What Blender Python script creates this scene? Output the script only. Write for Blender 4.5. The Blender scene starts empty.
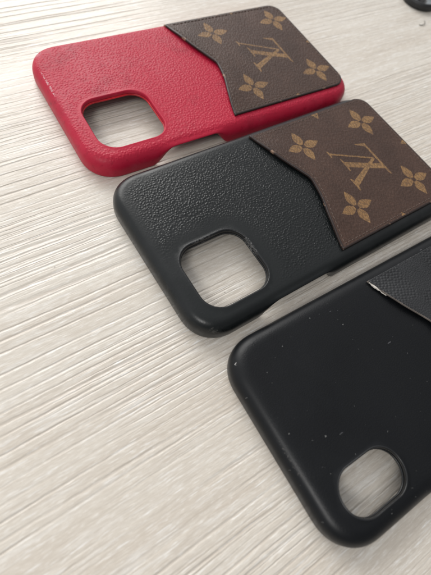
import bpy, bmesh, math, random
from mathutils import Vector, Matrix
from mathutils.geometry import delaunay_2d_cdt
random.seed(7)
MM = 0.001
sc = bpy.context.scene
COL = sc.collection

# ------------------------------------------------------------------ helpers
def link(o, parent=None):
    COL.objects.link(o)
    if parent: o.parent = parent
    return o

def make_obj(name, verts, faces, mats, parent=None, mat_idx=None, smooth=True):
    me = bpy.data.meshes.new(name)
    me.from_pydata([(x*MM, y*MM, z*MM) for x, y, z in verts], [], faces)
    for m in mats: me.materials.append(m)
    if mat_idx: me.polygons.foreach_set('material_index', mat_idx)
    me.polygons.foreach_set('use_smooth', [smooth]*len(me.polygons))
    bm = bmesh.new(); bm.from_mesh(me)
    bmesh.ops.recalc_face_normals(bm, faces=bm.faces)
    bm.to_mesh(me); bm.free(); me.update()
    return link(bpy.data.objects.new(name, me), parent)

def thing(o, label, cat, group=None):
    o['label'] = label; o['category'] = cat
    if group: o['group'] = group
    return o

def empty(name, x, y, rz):
    o = bpy.data.objects.new(name, None)
    o.empty_display_size = .01
    o.location = (x*MM, y*MM, 0); o.rotation_euler = (0, 0, rz)
    return link(o)

def sstep(a, b, x):
    t = min(1, max(0, (x-a)/(b-a))); return t*t*(3-2*t)

def inside(p, poly):
    x, y = p; c = False; j = len(poly)-1
    for i in range(len(poly)):
        xi, yi = poly[i]; xj, yj = poly[j]
        if (yi > y) != (yj > y) and x < (xj-xi)*(y-yi)/(yj-yi)+xi: c = not c
        j = i
    return c

def seg_dist(p, poly, closed=True):
    x, y = p; best = 1e9
    n = len(poly)
    for i in range(n if closed else n-1):
        ax, ay = poly[i]; bx, by = poly[(i+1) % n]
        dx, dy = bx-ax, by-ay; l = dx*dx+dy*dy
        t = 0 if l == 0 else max(0, min(1, ((x-ax)*dx+(y-ay)*dy)/l))
        d = (x-ax-t*dx)**2+(y-ay-t*dy)**2
        if d < best: best = d
    return math.sqrt(best)

def rrect(x0, y0, x1, y1, r, arc=16, step=2.0, ex=2.0):
    """closed rounded rectangle (counter-clockwise); ex > 2 makes the corners squarer"""
    rs = r if isinstance(r, (tuple, list)) else (r,)*4          # (x0y0, x1y0, x1y1, x0y1)
    P = []
    cs = [(x0, y0, 1, 1, math.pi), (x1, y0, -1, 1, 1.5*math.pi), (x1, y1, -1, -1, 0), (x0, y1, 1, -1, .5*math.pi)]
    for (cx, cy, sx, sy, a0), rr in zip(cs, rs):
        cx += sx*rr; cy += sy*rr
        for k in range(arc+1):
            a = a0+.5*math.pi*k/arc
            c, s = math.cos(a), math.sin(a)
            P.append((cx+rr*math.copysign(abs(c)**(2/ex), c), cy+rr*math.copysign(abs(s)**(2/ex), s)))
    Q = []
    for i in range(len(P)):
        a, b = P[i], P[(i+1) % len(P)]
        d = math.dist(a, b); n = max(1, int(d/step))
        if d < 1e-6: continue
        for k in range(n): Q.append((a[0]+(b[0]-a[0])*k/n, a[1]+(b[1]-a[1])*k/n))
    return Q

def normals(P):
    """outward normals of a counter-clockwise loop"""
    N = []
    n = len(P)
    for i in range(n):
        a, b = P[i-1], P[(i+1) % n]
        dx, dy = b[0]-a[0], b[1]-a[1]; l = math.hypot(dx, dy) or 1
        N.append((dy/l, -dx/l))
    return N

def offset(P, d, N=None):
    N = N or normals(P)
    return [(p[0]-n[0]*d, p[1]-n[1]*d) for p, n in zip(P, N)]

def resample(P, step):
    """evenly spaced points along an open polyline"""
    Q = [P[0]]; acc = 0
    for a, b in zip(P, P[1:]):
        d = math.dist(a, b)
        t = step-acc
        while t <= d:
            Q.append((a[0]+(b[0]-a[0])*t/d, a[1]+(b[1]-a[1])*t/d)); t += step
        acc = d-(t-step)
    return Q

class MB:
    def __init__(s): s.v = []; s.f = []; s.m = []
    def ring(s, P, Z):
        i0 = len(s.v)
        for k, (x, y) in enumerate(P): s.v.append((x, y, Z[k] if isinstance(Z, list) else Z))
        return list(range(i0, i0+len(P)))
    def bridge(s, A, B, mi=0):
        n = len(A)
        for i in range(n):
            j = (i+1) % n
            s.f.append((A[i], A[j], B[j], B[i])); s.m.append(mi)
    def fill(s, loops, inner_pts, zf, midx=lambda c: 0, extra=(), hole_polys=()):
        """triangulate between existing vertex loops (first = outer, others = holes); extra = constraint polylines (closed)"""
        pts, idx, edges = [], [], []
        for L in loops:
            b = len(pts)
            for k in L: pts.append(Vector(s.v[k][:2])); idx.append(k)
            edges += [(b+i, b+(i+1) % len(L)) for i in range(len(L))]
        for E in extra:
            b = len(pts)
            for p in E: pts.append(Vector(p)); idx.append(None)
            edges += [(b+i, b+(i+1) % len(E)) for i in range(len(E))]
        for p in inner_pts: pts.append(Vector(p)); idx.append(None)
        polys = [[s.v[k][:2] for k in L] for L in loops]
        V, E_, F, ov, oe, of = delaunay_2d_cdt(pts, edges, [], 0, 1e-5)
        mp = []
        for i, v in enumerate(V):
            k = None
            for o in ov[i]:
                if idx[o] is not None: k = idx[o]; break
            mp.append(k)
        for f in F:
            cx = sum(V[i].x for i in f)/len(f); cy = sum(V[i].y for i in f)/len(f)
            if not inside((cx, cy), polys[0]): continue
            if any(inside((cx, cy), h) for h in polys[1:]): continue
            t = []
            for i in f:
                if mp[i] is None:
                    mp[i] = len(s.v); s.v.append((V[i].x, V[i].y, zf(V[i].x, V[i].y)))
                t.append(mp[i])
            s.f.append(tuple(t)); s.m.append(midx((cx, cy)))
    def tube(s, pts, r, seg=8, mi=0, caps=True):
        rings = []
        n = len(pts)
        for i, p in enumerate(pts):
            a = Vector(pts[max(0, i-1)]); b = Vector(pts[min(n-1, i+1)])
            t = (b-a).normalized(); up = Vector((0, 0, 1)) if abs(t.z) < .9 else Vector((1, 0, 0))
            x = t.cross(up).normalized(); y = x.cross(t)
            rr = r[i] if isinstance(r, (list, tuple)) else r
            i0 = len(s.v)
            for k in range(seg):
                q = Vector(p)+x*rr*math.cos(2*math.pi*k/seg)+y*rr*math.sin(2*math.pi*k/seg)
                s.v.append(tuple(q))
            rings.append(list(range(i0, i0+seg)))
        for A, B in zip(rings, rings[1:]): s.bridge(A, B, mi)
        if caps:
            s.f.append(tuple(rings[0][::-1])); s.m.append(mi); s.f.append(tuple(rings[-1])); s.m.append(mi)
    def build(s, name, mats, parent=None, smooth=True):
        return make_obj(name, s.v, s.f, mats, parent, s.m, smooth)

# ------------------------------------------------------------------ materials
class NT:
    def __init__(s, name):
        s.mat = bpy.data.materials.new(name); s.mat.use_nodes = True
        s.t = s.mat.node_tree; s.bsdf = s.t.nodes['Principled BSDF']
    def n(s, typ, **kw):
        nd = s.t.nodes.new(typ)
        for k, v in kw.items():
            if k.startswith('_'): setattr(nd, k[1:], v)
            else:
                nd.inputs[k.replace('__', ' ')].default_value = v
        return nd
    def l(s, a, b): s.t.links.new(a, b)
    def val(s, x, sock):
        if hasattr(x, 'links'): s.l(x, sock)
        else: sock.default_value = x
    def math(s, op, a, b=0.0, c=None, clamp=False):
        nd = s.t.nodes.new('ShaderNodeMath'); nd.operation = op; nd.use_clamp = clamp
        s.val(a, nd.inputs[0]); s.val(b, nd.inputs[1])
        if c is not None: s.val(c, nd.inputs[2])
        return nd.outputs[0]
    def coord(s, scale=(1, 1, 1), rot=(0, 0, 0), loc=(0, 0, 0)):
        tc = s.t.nodes.new('ShaderNodeTexCoord')
        m = s.t.nodes.new('ShaderNodeMapping')
        m.inputs['Scale'].default_value = scale; m.inputs['Rotation'].default_value = rot; m.inputs['Location'].default_value = loc
        s.l(tc.outputs['Object'], m.inputs['Vector']); return m.outputs[0]
    def noise(s, vec, scale, detail=2, rough=.5, dist=0.0):
        nd = s.n('ShaderNodeTexNoise', Scale=scale, Detail=detail, Roughness=rough, Distortion=dist)
        s.l(vec, nd.inputs['Vector']); return nd.outputs['Fac']
    def voro(s, vec, scale, feature='F1', smooth=.5, rnd=1.0):
        nd = s.t.nodes.new('ShaderNodeTexVoronoi'); nd.voronoi_dimensions = '2D'; nd.feature = feature
        nd.inputs['Scale'].default_value = scale; nd.inputs['Randomness'].default_value = rnd
        if feature == 'SMOOTH_F1': nd.inputs['Smoothness'].default_value = smooth
        s.l(vec, nd.inputs['Vector']); return nd.outputs['Distance']
    def ramp(s, x, lo, hi, a=0.0, b=1.0, smooth=True):
        nd = s.t.nodes.new('ShaderNodeMapRange'); nd.interpolation_type = 'SMOOTHSTEP' if smooth else 'LINEAR'
        s.l(x, nd.inputs['Value'])
        for k, v in zip(('From Min', 'From Max', 'To Min', 'To Max'), (lo, hi, a, b)): nd.inputs[k].default_value = v
        return nd.outputs['Result']
    def mix(s, fac, a, b):
        nd = s.t.nodes.new('ShaderNodeMix'); nd.data_type = 'RGBA'
        s.val(fac, nd.inputs[0])
        for x, i in ((a, 6), (b, 7)):
            if hasattr(x, 'links'): s.l(x, nd.inputs[i])
            else: nd.inputs[i].default_value = (*x, 1)
        return nd.outputs[2]
    def bump(s, h, dist, strength=1.0, normal=None):
        nd = s.t.nodes.new('ShaderNodeBump'); nd.inputs['Strength'].default_value = strength; nd.inputs['Distance'].default_value = dist
        s.l(h, nd.inputs['Height'])
        if normal is not None: s.l(normal, nd.inputs['Normal'])
        return nd.outputs[0]
    def out(s, color=None, rough=None, normal=None, spec=None, **kw):
        for x, k in ((color, 'Base Color'), (rough, 'Roughness'), (spec, 'Specular IOR Level')):
            if x is None: continue
            if isinstance(x, tuple): s.bsdf.inputs[k].default_value = (*x, 1)
            else: s.val(x, s.bsdf.inputs[k])
        if normal is not None: s.l(normal, s.bsdf.inputs['Normal'])
        for k, v in kw.items(): s.bsdf.inputs[k.replace('__', ' ')].default_value = v
        return s.mat

def add(t, *xs):
    r = xs[0]
    for x in xs[1:]: r = t.math('ADD', r, x)
    return r

def up_mask(t, lo=.8, hi=.98):
    """1 on faces that lie flat in the object's own frame, 0 on its flanks (where the leather was stretched smooth)"""
    g = t.t.nodes.new('ShaderNodeTexCoord'); sp = t.t.nodes.new('ShaderNodeSeparateXYZ')
    t.l(g.outputs['Normal'], sp.inputs[0])
    return t.ramp(sp.outputs['Z'], lo, hi)

def leather(name, base, worn, scale, depth, rough, spec=.3, specks=0.0, edge=.35, valley=.25, scuffs=(), fade=(1.5, 4.5), stain_amt=.3, flat=(.8, .98)):
    """pebbled leather; scuffs = worn marks (centre mm, half sizes mm, colour, coverage) in the case's own frame"""
    t = NT(name)
    c = t.coord()
    wob = t.n('ShaderNodeTexNoise', Scale=380.0, Detail=1.0)
    t.l(c, wob.inputs['Vector'])
    cc = t.t.nodes.new('ShaderNodeVectorMath'); cc.operation = 'MULTIPLY_ADD'
    t.l(wob.outputs['Color'], cc.inputs[0]); cc.inputs[1].default_value = (.0009,)*3; t.l(c, cc.inputs[2])
    v = cc.outputs[0]
    dte = t.voro(v, scale, 'SMOOTH_F1', .18, .85)
    peb = t.ramp(dte, .05, .54, 1, 0)
    at = t.t.nodes.new('ShaderNodeAttribute'); at.attribute_name = 'edge_distance'
    inner = t.math('MULTIPLY', t.ramp(at.outputs['Fac'], *fade), up_mask(t, *flat))      # the grain is pressed flat towards the edges
    keep = t.ramp(t.noise(c, 420, 1), .34, .60, .45, 1.0)
    amp = t.math('MULTIPLY_ADD', t.math('MULTIPLY', inner, keep), .93, .07)
    h = t.math('MULTIPLY', peb, amp)
    fine = t.noise(c, 2600, 3, .6)
    h = t.math('MULTIPLY_ADD', fine, .12, h)
    nrm = t.bump(h, depth*MM)
    lowf = t.noise(c, 38, 4, .6)
    wn = t.math('MULTIPLY', t.ramp(lowf, .52, .75), .4)
    edgef = t.math('MULTIPLY', t.math('SUBTRACT', 1.0, up_mask(t, .25, .9)), t.ramp(t.noise(c, 160, 5, .7), .48, .72))
    fac = t.math('MULTIPLY_ADD', edgef, edge, wn, clamp=True)
    col = t.mix(fac, base, worn)
    col = t.mix(t.math('MULTIPLY', t.ramp(dte, .35, .6), t.math('MULTIPLY', inner, valley)), col, tuple(x*.55 for x in base))
    stain = t.ramp(t.noise(c, 52, 5, .68), .50, .72)
    col = t.mix(t.math('MULTIPLY', stain, stain_amt), col, tuple(x*.5 for x in base))
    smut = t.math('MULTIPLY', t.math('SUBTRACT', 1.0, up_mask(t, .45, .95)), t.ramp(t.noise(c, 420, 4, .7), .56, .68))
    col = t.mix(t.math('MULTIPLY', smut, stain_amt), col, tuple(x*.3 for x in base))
    if specks:
        vn = t.t.nodes.new('ShaderNodeTexVoronoi'); vn.voronoi_dimensions = '2D'; vn.inputs['Scale'].default_value = 200
        st = t.coord(scale=(1, 1.25, 1))
        wq = t.n('ShaderNodeTexNoise', Scale=1400.0, Detail=2.0); t.l(st, wq.inputs['Vector'])
        vq = t.t.nodes.new('ShaderNodeVectorMath'); vq.operation = 'MULTIPLY_ADD'
        t.l(wq.outputs['Color'], vq.inputs[0]); vq.inputs[1].default_value = (.0011,)*3; t.l(st, vq.inputs[2])
        t.l(vq.outputs[0], vn.inputs['Vector'])
        sepc = t.t.nodes.new('ShaderNodeSeparateColor'); t.l(vn.outputs['Color'], sepc.inputs[0])
        sz = t.ramp(sepc.outputs[0], .62, 1.0, 0.0, .042)
        dot = t.math('MULTIPLY', t.math('LESS_THAN', vn.outputs['Distance'], sz), t.math('MULTIPLY', sepc.outputs[1], specks))
        col = t.mix(dot, col, (.17, .17, .165))
        for rot, off_ in ((.9, 0.0), (-.5, .03)):             # short fibres of lint
            lv = t.t.nodes.new('ShaderNodeTexVoronoi'); lv.voronoi_dimensions = '2D'; lv.inputs['Scale'].default_value = 230
            t.l(t.coord(scale=(.22, 1, 1), rot=(0, 0, rot), loc=(off_, off_, 0)), lv.inputs['Vector'])
            ls = t.t.nodes.new('ShaderNodeSeparateColor'); t.l(lv.outputs['Color'], ls.inputs[0])
            lint = t.math('LESS_THAN', lv.outputs['Distance'], t.ramp(ls.outputs[0], .86, 1.0, 0.0, .045))
            col = t.mix(t.math('MULTIPLY', lint, .5), col, (.13, .13, .14))
    r = t.math('MULTIPLY_ADD', t.noise(t.coord(scale=(1, .35, 1), rot=(0, 0, .6)), 75, 5, .65, .6), .34, rough-.17)
    r = t.math('MULTIPLY_ADD', fine, .08, r)
    for (sx, sy, sz_), (hx, hy, hz), rot, colr, cov in scuffs:
        q = t.coord()
        m = t.t.nodes.new('ShaderNodeMapping'); m.vector_type = 'TEXTURE'
        m.inputs['Location'].default_value = (sx*MM, sy*MM, sz_*MM); m.inputs['Rotation'].default_value = (0, 0, rot)
        m.inputs['Scale'].default_value = (hx*MM, hy*MM, hz*MM); t.l(q, m.inputs['Vector'])
        ln = t.t.nodes.new('ShaderNodeVectorMath'); ln.operation = 'LENGTH'; t.l(m.outputs[0], ln.inputs[0])
        msk = t.ramp(ln.outputs['Value'], .3, 1.0, 1, 0)
        nz = t.noise(c, 1300, 4, .7)
        f = t.ramp(t.math('MULTIPLY_ADD', msk, .35, nz), 1.03-cov*.5, 1.09-cov*.5)
        f = t.math('MULTIPLY', f, t.ramp(msk, 0, .15))
        col = t.mix(f, col, colr)
        r = t.math('MULTIPLY_ADD', f, .3, r)
    return t.out(col, r, nrm, spec)

def plain(name, col, rough, bump_scale=1500, bump=.02, spec=.5, metallic=0.0, var=.25):
    t = NT(name); c = t.coord()
    n = t.noise(c, bump_scale, 4, .6)
    lo = t.noise(c, bump_scale*.08, 3)
    cc = t.mix(t.ramp(lo, .3, .7), tuple(x*(1-var) for x in col), tuple(min(1, x*(1+var)) for x in col))
    r = t.math('MULTIPLY_ADD', lo, .2, rough-.1)
    return t.out(cc, r, t.bump(n, bump*MM), spec, Metallic=metallic)

def canvas(name, base, dark, gold_wear=None, depth=.10, rough=.43):
    """coated canvas with a fine crinkled grain running across the pocket"""
    t = NT(name); c = t.coord()
    cs = t.coord(scale=(1.0, .42, 1.0), rot=(0, 0, .5))
    v = t.ramp(t.voro(cs, 1450, 'SMOOTH_F1', .3), .06, .6, 1, 0)
    cr = t.noise(cs, 1900, 3, .6, .8)
    h = t.math('MULTIPLY_ADD', cr, .7, v)
    nrm = t.bump(h, depth*MM)
    lo = t.noise(c, 60, 4, .6)
    col = t.mix(t.ramp(t.math('MULTIPLY_ADD', t.noise(c, 900, 3, .6), .45, t.math('MULTIPLY', lo, .6)), .36, .68), base, dark)
    valley = t.math('MULTIPLY', t.ramp(h, .35, .75, 1, 0), .35 if gold_wear is None else .6)
    col = t.mix(valley, col, dark if gold_wear is None else gold_wear)
    r = t.math('MULTIPLY_ADD', lo, .2, rough-.1)
    return t.out(col, r, nrm, .24)

def check_leather(name):
    """black leather embossed with a checkerboard: woven squares beside plain grained ones"""
    t = NT(name)
    c = t.coord()
    ck = t.n('ShaderNodeTexChecker', Scale=1/(14*MM)); t.l(t.coord(loc=(.004, .0105, .007)), ck.inputs['Vector'])
    wv = t.math('SUBTRACT', t.ramp(t.voro(t.coord(scale=(.72, 1, 1), rot=(0, 0, .5)), 900, 'F1', rnd=.42), .1, .62, 1, 0), .5)
    gr = t.math('SUBTRACT', t.ramp(t.voro(c, 1500, 'SMOOTH_F1', .4), .1, .6, 1, 0), .5)
    nd = t.t.nodes.new('ShaderNodeMix'); nd.data_type = 'FLOAT'
    t.l(ck.outputs['Fac'], nd.inputs[0]); t.l(t.math('MULTIPLY', gr, .5), nd.inputs[2]); t.l(wv, nd.inputs[3])
    h = t.math('MULTIPLY_ADD', t.noise(c, 2500, 3), .2, nd.outputs[0])
    col = t.mix(t.ramp(t.noise(c, 60, 3), .3, .7), (.011, .012, .013), (.022, .023, .025))
    r = t.math('MULTIPLY_ADD', t.noise(c, 400, 4), .2, .33)
    return t.out(col, r, t.bump(h, .16*MM), .4)

def table_mat():
    """white-washed wood laminate with brushed grooves running along the grain"""
    t = NT('whitewashed_wood_laminate')
    base = t.coord(rot=(0, 0, -math.radians(51.0)))
    def st(sx, sy, o=0.0, src=None):
        m = t.t.nodes.new('ShaderNodeMapping'); m.inputs['Scale'].default_value = (sx, sy, 1); m.inputs['Location'].default_value = (o, o*1.7, o*.3)
        t.l(src or base, m.inputs['Vector']); return m.outputs[0]
    # the grain wanders a little sideways
    wn = t.n('ShaderNodeTexNoise', Scale=1.0, Detail=3.0, Roughness=.55); t.l(st(16, 45, 3.0), wn.inputs['Vector'])
    off = t.math('MULTIPLY', t.math('SUBTRACT', wn.outputs['Fac'], .5), 1.6*MM)
    wn2 = t.n('ShaderNodeTexNoise', Scale=1.0, Detail=2.0); t.l(st(260, 500, 6.0), wn2.inputs['Vector'])
    off = t.math('MULTIPLY_ADD', t.math('SUBTRACT', wn2.outputs['Fac'], .5), .35*MM, off)
    cb = t.t.nodes.new('ShaderNodeCombineXYZ'); t.l(off, cb.inputs[1])
    va = t.t.nodes.new('ShaderNodeVectorMath'); va.operation = 'ADD'; t.l(base, va.inputs[0]); t.l(cb.outputs[0], va.inputs[1])
    w = va.outputs[0]
    def edge(sx, sy, o, width):
        nd = t.t.nodes.new('ShaderNodeTexVoronoi'); nd.voronoi_dimensions = '2D'; nd.feature = 'DISTANCE_TO_EDGE'
        nd.inputs['Scale'].default_value = 1.0; nd.inputs['Randomness'].default_value = .9
        t.l(st(sx, sy, o, w), nd.inputs['Vector'])
        return t.ramp(nd.outputs['Distance'], 0, width, 1, 0)
    patch = t.ramp(t.noise(st(9, 26, 9.0), 1.0, 2), .42, .60)
    patch2 = t.ramp(t.noise(st(12, 60, 15.0), 1.0, 2), .38, .60, .1, 1)
    g1 = t.math('MULTIPLY', edge(2.6, 215, 1.3, .13), patch2)
    g2 = t.math('MULTIPLY', edge(9, 460, 4.1, .17), t.math('MULTIPLY', patch, .7))
    grooves = t.math('MAXIMUM', g1, g2)
    fib = t.noise(st(85, 1150, 4.4, w), 1.0, 3, .6)
    fib2 = t.noise(st(260, 2600, 6.4, w), 1.0, 2, .6)
    soft = t.noise(st(14, 300, 7.7, w), 1.0, 2, .5)
    h = t.math('MULTIPLY_ADD', grooves, -1.1, t.math('MULTIPLY', fib, .50))
    h = t.math('MULTIPLY_ADD', soft, .45, h)
    h = t.math('MULTIPLY_ADD', fib2, .26, h)
    nrm = t.bump(h, .185*MM)
    band = t.noise(st(7, 60, 12.0, w), 1.0, 3, .55)
    col = t.mix(t.ramp(band, .30, .70), (.62, .565, .490), (.70, .658, .587))
    streak = t.ramp(t.noise(st(26, 460, 14.0, w), 1.0, 3, .65), .50, .74)
    col = t.mix(t.math('MULTIPLY', streak, .45), col, (.49, .43, .36))
    pale = t.ramp(t.noise(st(40, 560, 19.0, w), 1.0, 3, .65), .52, .72)
    col = t.mix(t.math('MULTIPLY', pale, .6), col, (.78, .76, .715))
    thin = t.ramp(t.noise(st(30, 1150, 23.0, w), 1.0, 3, .65), .50, .70)
    col = t.mix(t.math('MULTIPLY', thin, .32), col, (.46, .40, .335))
    thin2 = t.ramp(t.noise(st(110, 1400, 29.0, w), 1.0, 3, .65), .55, .72)
    col = t.mix(t.math('MULTIPLY', thin2, .8), col, (.86, .85, .82))
    fleck = t.noise(st(320, 2400, 31.0, w), 1.0, 3, .7)
    col = t.mix(t.ramp(fleck, .30, .72, .30, 0), col, (.40, .345, .285))
    col = t.mix(t.ramp(fleck, .55, .75, 0, .55), col, (.84, .825, .79))
    col = t.mix(t.math('MULTIPLY', t.ramp(grooves, .3, 1.0), .16), col, (.40, .33, .27))
    dv = t.t.nodes.new('ShaderNodeTexVoronoi'); dv.voronoi_dimensions = '2D'; dv.inputs['Scale'].default_value = 14; t.l(base, dv.inputs['Vector'])
    dot = t.math('MULTIPLY', t.math('LESS_THAN', dv.outputs['Distance'], .0042), .5)
    col = t.mix(dot, col, (.16, .13, .11))
    r = t.math('MULTIPLY_ADD', fib, .2, .20)
    return t.out(col, r, nrm, .5)

M_TABLE = table_mat()
M_RED = leather('red_grained_leather', (.43, .0105, .038), (.46, .040, .075), 800, .13, .43, .26, edge=.5, fade=(.4, 3.5), stain_amt=.42, flat=(.45, .93),
                scuffs=[((-69.6, 13.5, 8.4), (1.0, 19, 3.0), .0, (.60, .36, .38), .36), ((-67, 33, 8.6), (5, 4, 3), .6, (.50, .20, .23), .42)])
M_REDEDGE = plain('red_plastic_rim', (.52, .006, .018), .30)
M_BLK = leather('black_grained_leather', (.0062, .0080, .0085), (.022, .024, .025), 940, .125, .29, .36, edge=.8, fade=(3.0, 11.0),
                scuffs=[((-71.0, 29.5, 5.5), (1.6, 3.6, 2.6), -.5, (.10, .097, .092), .42), ((-69, 10, 7), (2.0, 22, 3), 0, (.045, .045, .045), .36), ((-71.3, -12, 4.0), (1.5, 16, 3), 0, (.06, .058, .055), .36), ((-64, -33, 6), (7, 5, 4), .7, (.05, .05, .048), .36)])
M_BLKRIM = leather('black_worn_rim', (.008, .009, .010), (.03, .031, .032), 900, .30, .34, .4, edge=.6,
                scuffs=[((-35, -13, 8.4), (2.5, 9, 3), .0, (.09, .09, .088), .43), ((-50, -2.5, 8.4), (9, 2.0, 3), .0, (.06, .06, .06), .38)])
M_SMOOTH = leather('smooth_black_leather', (.0046, .0054, .0066), (.0095, .0105, .012), 1500, .022, .33, .26, specks=.9, edge=.5,
                scuffs=[((-68.3, 29.3, 7.6), (1.3, 1.1, 2), .3, (.40, .39, .38), .33), ((-69.5, -4, 7), (1.6, 20, 3), 0, (.06, .058, .056), .33)])
M_SMOOTHRIM = plain('black_plastic_rim', (.010, .011, .012), .3)
M_LINE_R = plain('red_microfibre_lining', (.22, .012, .03), .9, 3000, .05, .1)
M_LINE_B = plain('grey_microfibre_lining', (.02, .02, .021), .9, 3000, .05, .1)
M_CAN = canvas('brown_coated_canvas', (.080, .045, .033), (.050, .029, .022))
M_GOLD = canvas('tan_print_on_canvas', (.30, .175, .075), (.21, .118, .052), gold_wear=(.09, .055, .036))
def edge_paint():
    t = NT('dark_edge_paint'); c = t.coord()
    n = t.noise(c, 210, 4, .65)
    col = t.mix(t.ramp(n, .58, .68), (.022, .013, .011), (.26, .165, .11))
    return t.out(col, .42, t.bump(t.noise(c, 900, 3), .08*MM), .4)
M_EDGE = edge_paint()
M_THREAD = plain('brown_thread', (.095, .066, .052), .7, 4000, .03)
M_CHECK = check_leather('black_check_embossed_leather')
M_RAW = plain('torn_pale_backing', (.48, .45, .41), .9, 2500, .2, .1, var=.3)
M_GREYEDGE = plain('frayed_grey_edge', (.14, .12, .105), .8, 1500, .1, var=.6)
M_METAL = plain('grey_plastic', (.13, .145, .155), .42, 900, .05)
M_METALRIM = plain('black_rubber_rim', (.012, .013, .014), .5)
M_HAIR = plain('grey_fibre', (.16, .15, .13), .7)

# ------------------------------------------------------------------ phone cases
H = 9.05                     # height of the back above the table
CEIL = 7.2                   # underside of the back
def lumps(x, y, s=0.0):
    return .05*math.sin(x*.11+s)*math.cos(y*.13+1.3*s)+.03*math.sin(x*.27+y*.19+2*s)

def grid(x0, x1, y0, y1, step, ok):
    P = []
    nx = int((x1-x0)/step); ny = int((y1-y0)/step)
    for i in range(nx+1):
        for j in range(ny+1):
            p = (x0+i*step+(step*.5 if j % 2 else 0), y0+j*step*.95)
            if ok(p): P.append(p)
    return P

def case_shell(root, L, W, hole, bite, mats, mrim, seed, R=14.5, rr=1.0, a=4.6, lump=1.0):
    """hollow shell lying open side down; hole = closed loop of the camera opening; bite = (u0,u1,u2,u3,height) of the switch notch"""
    P0 = rrect(0, 0, L, W, R, arc=22, step=1.2, ex=2.25)
    N0 = normals(P0)
    m = MB()
    b = 5.0
    def zb(p, n):
        if n[1] > -.6 or p[0] > L*.6: return 0
        u0, u1, u2, u3, hh = bite
        return hh*min(sstep(u0, u1, p[0]), 1-sstep(u2, u3, p[0]))
    ZB = [zb(p, n) for p, n in zip(P0, N0)]
    def row(d, z, top=8.5):
        Z = []
        for k in range(len(P0)):
            zz = z if z >= top or ZB[k] == 0 else ZB[k]+z*(top-ZB[k])/top
            Z.append(zz)
        Q = [(p[0]-n[0]*e, p[1]-n[1]*e) for p, n, e in zip(P0, N0, [d+1.5*zz/bite[4]*max(0, 1-z/top) for zz in ZB])]
        return m.ring(Q, Z)
    outer = [(2.3, .75), (1.7, .15), (1.05, .0), (.5, .12), (.18, .6), (.03, 1.6), (0, 3.0)]
    for k in range(0, 11):
        th = .5*math.pi*k/10
        outer.append((a*(1-math.cos(th)**.95) if k < 10 else a, H-b+b*math.sin(th)))
    rows = [row(d, z) for d, z in outer]
    for A, B in zip(rows, rows[1:]): m.bridge(A, B, 0)
    inner = [(1.75, 1.7), (1.65, 3.2), (1.7, 4.8), (2.1, 6.0), (3.0, 6.85), (4.6, CEIL)]
    irows = [rows[0]]+[row(d, z, CEIL) for d, z in inner]
    for A, B in zip(irows, irows[1:]): m.bridge(A, B, 1)
    # camera opening: rolled edge from the back down into the hole
    hn = normals(hole)
    hr = []
    for k in range(8):
        th = .5*math.pi*k/7
        hr.append(m.ring(offset(hole, -rr*(1-math.sin(th)), hn), H+.26*math.sin(math.pi*k/7)-rr+rr*math.cos(th) if k else H))
    for A, B in zip(hr, hr[1:]): m.bridge(A, B, 2)
    low = m.ring(hole, CEIL)
    m.bridge(hr[-1], low, 2)
    top_out = [m.v[k][:2] for k in rows[-1]]; hole_out = [m.v[k][:2] for k in hr[0]]
    G = grid(a, L-a, a, W-a, 2.0, lambda p: inside(p, top_out) and not inside(p, hole_out) and seg_dist(p, top_out) > .7 and seg_dist(p, hole_out) > .7)
    def zt(x, y):
        e = min(seg_dist((x, y), top_out), seg_dist((x, y), hole_out))
        return H+lump*lumps(x, y, seed)*sstep(0, 8, e)
    m.fill([rows[-1], hr[0]], G, zt)
    G2 = [p for p in G if not inside(p, offset(hole, -3.0, hn))][::3]
    m.fill([irows[-1], low], G2, lambda x, y: CEIL, midx=lambda c: 1)
    m.v = [(x-L/2, y-W/2, z) for x, y, z in m.v]
    sh = m.build('case_shell', mats, root)
    at = sh.data.attributes.new('edge_distance', 'FLOAT', 'POINT')
    for k, (x, y, z) in enumerate(m.v):
        p = (x+L/2, y+W/2)
        at.data[k].value = min(seg_dist(p, P0), seg_dist(p, hole)) if z > CEIL+.1 else 0.0
    # hard rim lining the opening
    r = MB()
    prof = [(-.05, H-1.55), (.15, H-1.5), (.3, H-1.75), (.3, CEIL-.35), (.15, CEIL-.55), (-.9, CEIL-.5), (-.9, CEIL-.02)]
    rg = [r.ring(offset(hole, d, hn), z) for d, z in prof]
    for A, B in zip(rg, rg[1:]): r.bridge(A, B)
    r.v = [(x-L/2, y-W/2, z) for x, y, z in r.v]
    r.build('camera_rim', [mrim], root)
    return sh

def flower(cx, cy, s=1.0, blunt=()):
    """four pointed petals along the case axes, separate loops, round a small open centre"""
    out = []
    for q in range(4):
        a = q*.5*math.pi
        w = 2.3 if q not in blunt else 2.9
        side = []
        n = 12
        for k in range(n+1):
            t = k/n
            x = 1.05+7.95*t
            y = .8+(w-.8)*math.sin(.5*math.pi*t/.42) if t < .42 else w*(1-((t-.42)/.58)**1.45)
            side.append((x, y))
        loop = [(x, -y) for x, y in side]+[(x, y) for x, y in side[::-1][1:]]
        c, sn = math.cos(a), math.sin(a)
        out.append([(cx+s*(x*c-y*sn), cy+s*(x*sn+y*c)) for x, y in loop])
    ring = [(cx+s*1.02*math.cos(t*math.pi/6), cy+s*1.02*math.sin(t*math.pi/6)) for t in range(12)]
    return out

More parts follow.
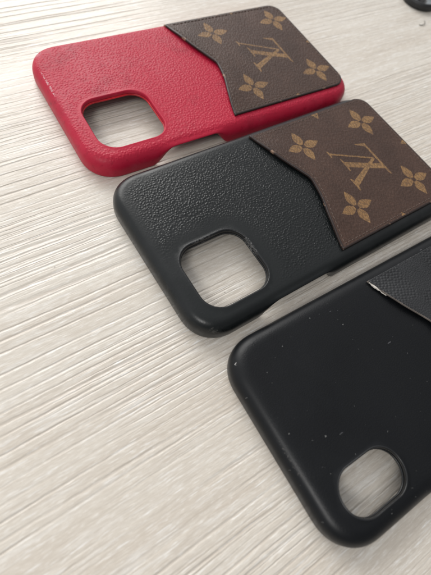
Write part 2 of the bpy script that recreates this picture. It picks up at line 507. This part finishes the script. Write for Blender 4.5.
def monogram(cu, cv):
    """the interlaced letters; drawn upright in (x right, y up), then turned so that up points to the camera end"""
    def stroke(a, b, w0, w1):
        dx, dy = b[0]-a[0], b[1]-a[1]; l = math.hypot(dx, dy); nx, ny = -dy/l, dx/l
        return [(a[0]+nx*w0/2, a[1]+ny*w0/2), (a[0]-nx*w0/2, a[1]-ny*w0/2), (b[0]-nx*w1/2, b[1]-ny*w1/2), (b[0]+nx*w1/2, b[1]+ny*w1/2)]
    P = []
    P.append([(-10.0, 9.9), (-6.7, 9.9), (.55, -8.8), (-.75, -9.0)])                      # V, heavy arm
    P.append([(-12.0, 10.7), (-12.0, 10.1), (-10.4, 9.6), (-6.2, 9.6), (-5.0, 10.1), (-5.0, 10.7)])
    P.append(stroke((10.4, 10.0), (-.1, -9.0), .95, .75))                                 # V, fine arm
    P.append([(8.3, 10.7), (8.3, 10.15), (9.9, 9.8), (11.1, 9.8), (12.2, 10.15), (12.2, 10.7)])
    P.append([(.9, 6.9), (4.2, 6.9), (-4.3, -10.3), (-7.5, -10.3)])                       # L, stem
    P.append([(-1.4, 7.5), (-1.4, 6.95), (.6, 6.5), (4.6, 6.5), (6.0, 6.95), (6.0, 7.5)])
    P.append([(-11.0, -11.0), (-11.0, -10.4), (-9.0, -9.9), (6.9, -9.9), (7.6, -9.4), (10.1, -5.6), (10.5, -5.8), (8.9, -11.0)])   # L, foot
    return [[(cu-y, cv+x) for x, y in p] for p in P]

def pocket_outline(W, u0, un, vn, u1, v0, v1, rc):
    """slanted opening on the left (u0 at both ends, un at the notch vn), rounded corners at the far end"""
    left = [(u0, v1), (u0+(un-u0)*.42, v1-(v1-vn)*.5), (un-1.1, vn+2.4), (un, vn-1.0), (un-.5, vn-5), (un-2.2, vn-12), (un-5.3, vn-20), (u0+2.2, v0+6), (u0+.6, v0)]
    # smooth the polyline lightly, keep its ends
    S = []
    for i in range(len(left)-1):
        p0, p1, p2, p3 = left[max(0, i-1)], left[i], left[i+1], left[min(len(left)-1, i+2)]
        for k in range(8):
            t = k/8
            S.append(tuple(.5*(2*p1[j]+(p2[j]-p0[j])*t+(2*p0[j]-5*p1[j]+4*p2[j]-p3[j])*t*t+(3*p1[j]-p0[j]-3*p2[j]+p3[j])*t**3) for j in (0, 1)))
    S.append(left[-1])
    S = resample(S, .9)
    if math.dist(S[-1], left[-1]) > .3: S.append(left[-1])
    rest = []
    for cx, cy, a0 in ((u1-rc, v0+rc, -90), (u1-rc, v1-rc, 0)):
        for k in range(13):
            a = math.radians(a0+90*k/12); rest.append((cx+rc*math.cos(a), cy+rc*math.sin(a)))
    loop = S+rest
    out = []
    for i in range(len(loop)):
        a, b = loop[i], loop[(i+1) % len(loop)]
        n = max(1, int(math.dist(a, b)/1.2))
        for k in range(n): out.append((a[0]+(b[0]-a[0])*k/n, a[1]+(b[1]-a[1])*k/n))
    return out, S

def card_pocket(root, L, W, outline, opening, mats, mthread, motifs=(), gape=.9, thick=1.0, stitch=True, seed=0.0):
    N = normals(outline)
    v0 = min(p[1] for p in outline); v1 = max(p[1] for p in outline)
    def lift(x, y):
        d = seg_dist((x, y), opening, False)
        s = max(0, min((y-v0)/14, (v1-y)/14, 1)); s = s*s*(3-2*s)
        drop = 0                                              # the sheet follows the rounded edge of the back
        for e in (W-y, y, L-x):
            if e < 4.6: drop = max(drop, 5.0*(1-math.sqrt(max(0, 1-(1-e/4.6)**2))))
        return -.93*drop+.04+gape*s*(1-sstep(0, 17, d))+.10*math.sin(x*.09+seed)*math.sin((y-v0)/(v1-v0)*math.pi)*sstep(0, 20, d)+.08*sstep(0, 25, d)*0
    m = MB()
    def row(d, dz):
        Q = offset(outline, d, N)
        return m.ring(Q, [H+lift(*p)+dz for p in outline])
    bot = row(.05, 0.0)
    rows = [bot, row(0, .15), row(0, thick-.3), row(.1, thick-.08), row(.32, thick), row(.75, thick+.02)]
    for k, (A, B) in enumerate(zip(rows, rows[1:])):
        f0 = len(m.f); m.bridge(A, B, 1)
        if not stitch:                                     # only the lip is frayed, the other edges are turned in
            for f in range(f0, len(m.f)):
                x = sum(m.v[i][0] for i in m.f[f])/4; y = sum(m.v[i][1] for i in m.f[f])/4
                if seg_dist((x, y), opening, False) > .6 or k > 2: m.m[f] = 0
    top = [m.v[k][:2] for k in rows[-1]]
    x0 = min(p[0] for p in top); x1 = max(p[0] for p in top)
    G = grid(x0, x1, v0, v1, 1.6, lambda p: inside(p, top) and seg_dist(p, top) > .5)
    loops = []
    for lp in motifs:
        loops.append(lp)
    def zt(x, y): return H+lift(x, y)+thick+.02-.10*math.exp(-((seg_dist((x, y), outline)-1.9)/.5)**2)
    m.fill([rows[-1]], G, zt, midx=lambda c: 2 if any(inside(c, q) for q in loops) else 0, extra=loops)
    G2 = G[::4]
    m.fill([bot], G2, lambda x, y: H+lift(x, y), midx=lambda c: 1)
    m.v = [(x-L/2, y-W/2, z) for x, y, z in m.v]
    pk = m.build('card_pocket', mats, root)
    if stitch:
        s = MB()
        Q = offset(outline, 1.9, N)
        Q = [p for p in Q if inside(p, outline) and seg_dist(p, outline) > 1.7]
        Q.append(Q[0])
        R_ = resample(Q, .42)
        per = 5
        for i in range(0, len(R_)-per, per):
            seg = R_[i:i+per]
            jit = random.uniform(-.05, .05)
            pts = []
            for k, (x, y) in enumerate(seg):
                hh = .16*math.sin(math.pi*k/(per-1))-.09
                pts.append((x-L/2+jit, y-W/2+jit, H+lift(x, y)+thick-.06+hh))
            s.tube(pts, [.10, .17, .18, .17, .10], 6)
        s.build('stitching', [mthread], pk)
    return pk

def torn_edge(pk, L, W, path, z):
    """pale backing showing along the torn lip of the pocket"""
    m = MB()
    pts = resample(path, .5)
    n = len(pts)
    P, R_ = [], []
    for i, (x, y) in enumerate(pts):
        P.append((x-L/2+random.uniform(-.12, .12), y-W/2+random.uniform(-.12, .12), z+random.uniform(-.1, .1)))
        t = i/n
        R_.append((.12+.34*math.sin(math.pi*min(1, t*1.6))**2*(t < .62)+.12)*random.uniform(.6, 1.15))
    m.tube(P, R_, 7)
    m.build('torn_lip', [M_RAW], pk)

# poses of the cases: near corner of the camera end on the table (mm) and heading
POSE = {'R': (-61.2751755524366, 100.05600357267387, 0.8719310387499345),
        'B': (2.9165914949871046, 49.95824973619409, 0.902385752725415),
        'C': (64.11174169320391, 3.039077720882061, 0.8764602801286586)}
def case_root(k, L, W):
    x, y, t = POSE[k]
    c, s = math.cos(t), math.sin(t)
    return empty('phone_case', x+c*L/2-s*W/2, y+s*L/2+c*W/2, t)

GROUP = 'leather phone cases lying open side down in a row'
# --- red
L, W = 144.2, 76.4
r = case_root('R', L, W)
thing(r, 'red pebbled leather phone case with a brown monogram canvas card pocket', 'phone case', GROUP)
hole = rrect(8.7, 7.6, 39.0, 36.4, 7.8, arc=14, step=1.2)
case_shell(r, L, W, hole, (27, 38, 57.5, 66.5, 6.9), [M_RED, M_LINE_R, M_RED], M_REDEDGE, .4)
out, op = pocket_outline(W, 70.2, 80.6, 40.0, 140.6, 5.6, 73.4, 7.5)
mot = flower(91, 59.6)+flower(130.6, 60.4)+flower(129.6, 18.6)+flower(89.6, 18.7)+flower(110.2, 79.6)+flower(147, 39)+flower(108.5, -.9)+monogram(110.2, 38.6)
card_pocket(r, L, W, out, op, [M_CAN, M_EDGE, M_GOLD], M_THREAD, mot, seed=.3)
# --- black with brown pocket
L, W = 144.2, 75.6
b = case_root('B', L, W)
thing(b, 'black pebbled leather phone case with a brown monogram canvas card pocket', 'phone case', GROUP)
hole = rrect(8.7, 7.6, 37.2, 34.9, 7.8, arc=14, step=1.2)
case_shell(b, L, W, hole, (25.5, 35, 57, 64.5, 6.9), [M_BLK, M_LINE_B, M_BLKRIM], M_BLKRIM, 1.7)
out, op = pocket_outline(W, 69.0, 79.6, 41.0, 140.4, 5.2, 71.5, 6.5)
mot = flower(88.8, 56.2)+flower(127.2, 57.2)+flower(126.4, 18.6)+flower(89.4, 18.8)+flower(107.4, 76.3)+flower(145.8, 38)+flower(106.8, -1.2)+monogram(107.9, 36.9)
card_pocket(b, L, W, out, op, [M_CAN, M_EDGE, M_GOLD], M_THREAD, mot, seed=1.3)
# --- smooth black
L, W = 143.6, 73.2
c = case_root('C', L, W)
thing(c, 'smooth plain black phone case with an oblong camera hole and a torn black check pocket', 'phone case', GROUP)
hole = rrect(9.05, 6.3, 33.1, 21.3, 7.3, arc=18, step=1.2)
case_shell(c, L, W, hole, (34, 42, 58, 66, 6.4), [M_SMOOTH, M_LINE_B, M_SMOOTHRIM], M_SMOOTHRIM, 2.9, rr=.6, a=5.8, lump=2.6)
out, op = pocket_outline(W, 66.2, 77.5, 43.0, 140.0, 5.2, 68.6, 7.0)
pk = card_pocket(c, L, W, out, op, [M_CHECK, M_GREYEDGE], M_THREAD, (), gape=1.3, stitch=False, seed=2.2)
torn_edge(pk, L, W, [(p[0]-.15, p[1]) for p in op[1:11]], H+.8)

# ------------------------------------------------------------------ camera frame helper (for the far object and the table)
CAM_H = 140.59; F_PX = 418.38; PITCH = math.radians(61.480078); ROLL = math.radians(21.209469)

# dark grey gadget at the far right
g = MB()
cx, cy = 58.6, 341.6
ring0 = rrect(-12.6, -12.6, 12.6, 40, 12.5, arc=20, step=2)
rows = [g.ring(offset(ring0, d), z) for d, z in ((1.2, 0), (.4, .3), (0, 1.2), (0, 3.2), (.3, 4.1), (1.0, 4.6), (1.7, 4.5), (2.0, 4.1))]
for A, B in zip(rows, rows[1:]): g.bridge(A, B, 1)
slot = rrect(-1.2, -9.3, 5.4, -3.2, 2.6, arc=8, step=2)
sr = [g.ring(offset(slot, d), z) for d, z in ((-.5, 4.1), (0, 3.7), (0, 1.0))]
g.fill([rows[-1], sr[0]], [], lambda x, y: 4.1)
for A, B in zip(sr, sr[1:]): g.bridge(A, B, 1)
g.fill([sr[-1]], [], lambda x, y: 1.0, midx=lambda c: 1)
g.f.append(tuple(rows[0][::-1])); g.m.append(1)
o = g.build('gadget', [M_METAL, M_METALRIM])
o.location = (cx*MM, cy*MM, 0); o.rotation_euler = (0, 0, math.radians(-14))
thing(o, 'small dark grey rounded object with a black slot, cut off at the top right corner', 'gadget')

f_ = MB()
f_.tube([(64.9, 319.2, .25), (65.3, 317.2, .5), (65.0, 315.0, .55), (64.0, 313.2, .45), (62.6, 312.3, .25), (61.8, 312.6, .2)], .22, 6)
o = f_.build('fibre', [M_HAIR])
thing(o, 'tiny curled grey fibre lying on the pale wood table beyond the cases', 'fibre')

# ------------------------------------------------------------------ table
t = MB()
n = 8
S = 1500
for i in range(n+1):
    for j in range(n+1): t.v.append((-S+2*S*i/n, -S+2*S*j/n, 0))
for i in range(n):
    for j in range(n):
        k = i*(n+1)+j; t.f.append((k, k+n+1, k+n+2, k+1)); t.m.append(0)
o = t.build('tabletop', [M_TABLE], smooth=False)
o['kind'] = 'structure'

# ------------------------------------------------------------------ light
w = bpy.data.worlds.new('World'); sc.world = w; w.use_nodes = True
bg = w.node_tree.nodes['Background']
wt = w.node_tree
tc = wt.nodes.new('ShaderNodeTexCoord'); dp = wt.nodes.new('ShaderNodeVectorMath'); dp.operation = 'DOT_PRODUCT'
wt.links.new(tc.outputs['Generated'], dp.inputs[0]); dp.inputs[1].default_value = Vector((-.85, .30, .42)).normalized()
mr = wt.nodes.new('ShaderNodeMapRange'); mr.interpolation_type = 'SMOOTHSTEP'; wt.links.new(dp.outputs['Value'], mr.inputs['Value'])
for k, v in (('From Min', -.5), ('From Max', .95), ('To Min', .23), ('To Max', .86)): mr.inputs[k].default_value = v
bg.inputs['Color'].default_value = (.985, .985, 1.0, 1); wt.links.new(mr.outputs['Result'], bg.inputs['Strength'])   # a room: bright window side, dim far side

def area(name, loc, target, sx, sy, power, col):
    d = bpy.data.lights.new(name, 'AREA'); d.shape = 'RECTANGLE'; d.size = sx; d.size_y = sy; d.energy = power; d.color = col
    o = link(bpy.data.objects.new(name, d)); o.location = loc
    o.rotation_euler = (Vector(target)-Vector(loc)).to_track_quat('-Z', 'Y').to_euler()
    return o
area('window_light', (-1.2, 1.2, .95), (0.0, .12, 0), 1.5, 1.05, 28.5, (1, .982, .95))
area('ceiling_light', (-.2, -.75, .95), (0.03, .1, 0), .4, .3, 4.5, (1, .98, .95))

# ------------------------------------------------------------------ camera
cd = bpy.data.cameras.new('camera')
cam = link(bpy.data.objects.new('camera', cd))
cp, sp = math.cos(PITCH), math.sin(PITCH)
fwd = Vector((0, cp, -sp)); up = Vector((0, sp, cp)); rt = Vector((1, 0, 0))
r2 = rt*math.cos(ROLL)+up*math.sin(ROLL); u2 = up*math.cos(ROLL)-rt*math.sin(ROLL)
m = Matrix((r2, u2, -fwd)).transposed().to_4x4()
m.translation = Vector((0, 0, CAM_H*MM))
cam.matrix_world = m
cd.sensor_fit = 'HORIZONTAL'; cd.sensor_width = 36.0; cd.lens = 36.0*F_PX/431
cd.clip_start = .005; cd.clip_end = 20
cd.dof.use_dof = True; cd.dof.focus_distance = .165; cd.dof.aperture_fstop = 17
sc.camera = cam
sc.view_settings.view_transform = 'Standard'; sc.view_settings.look = 'None'; sc.view_settings.gamma = 1
sc.view_settings.exposure = .05
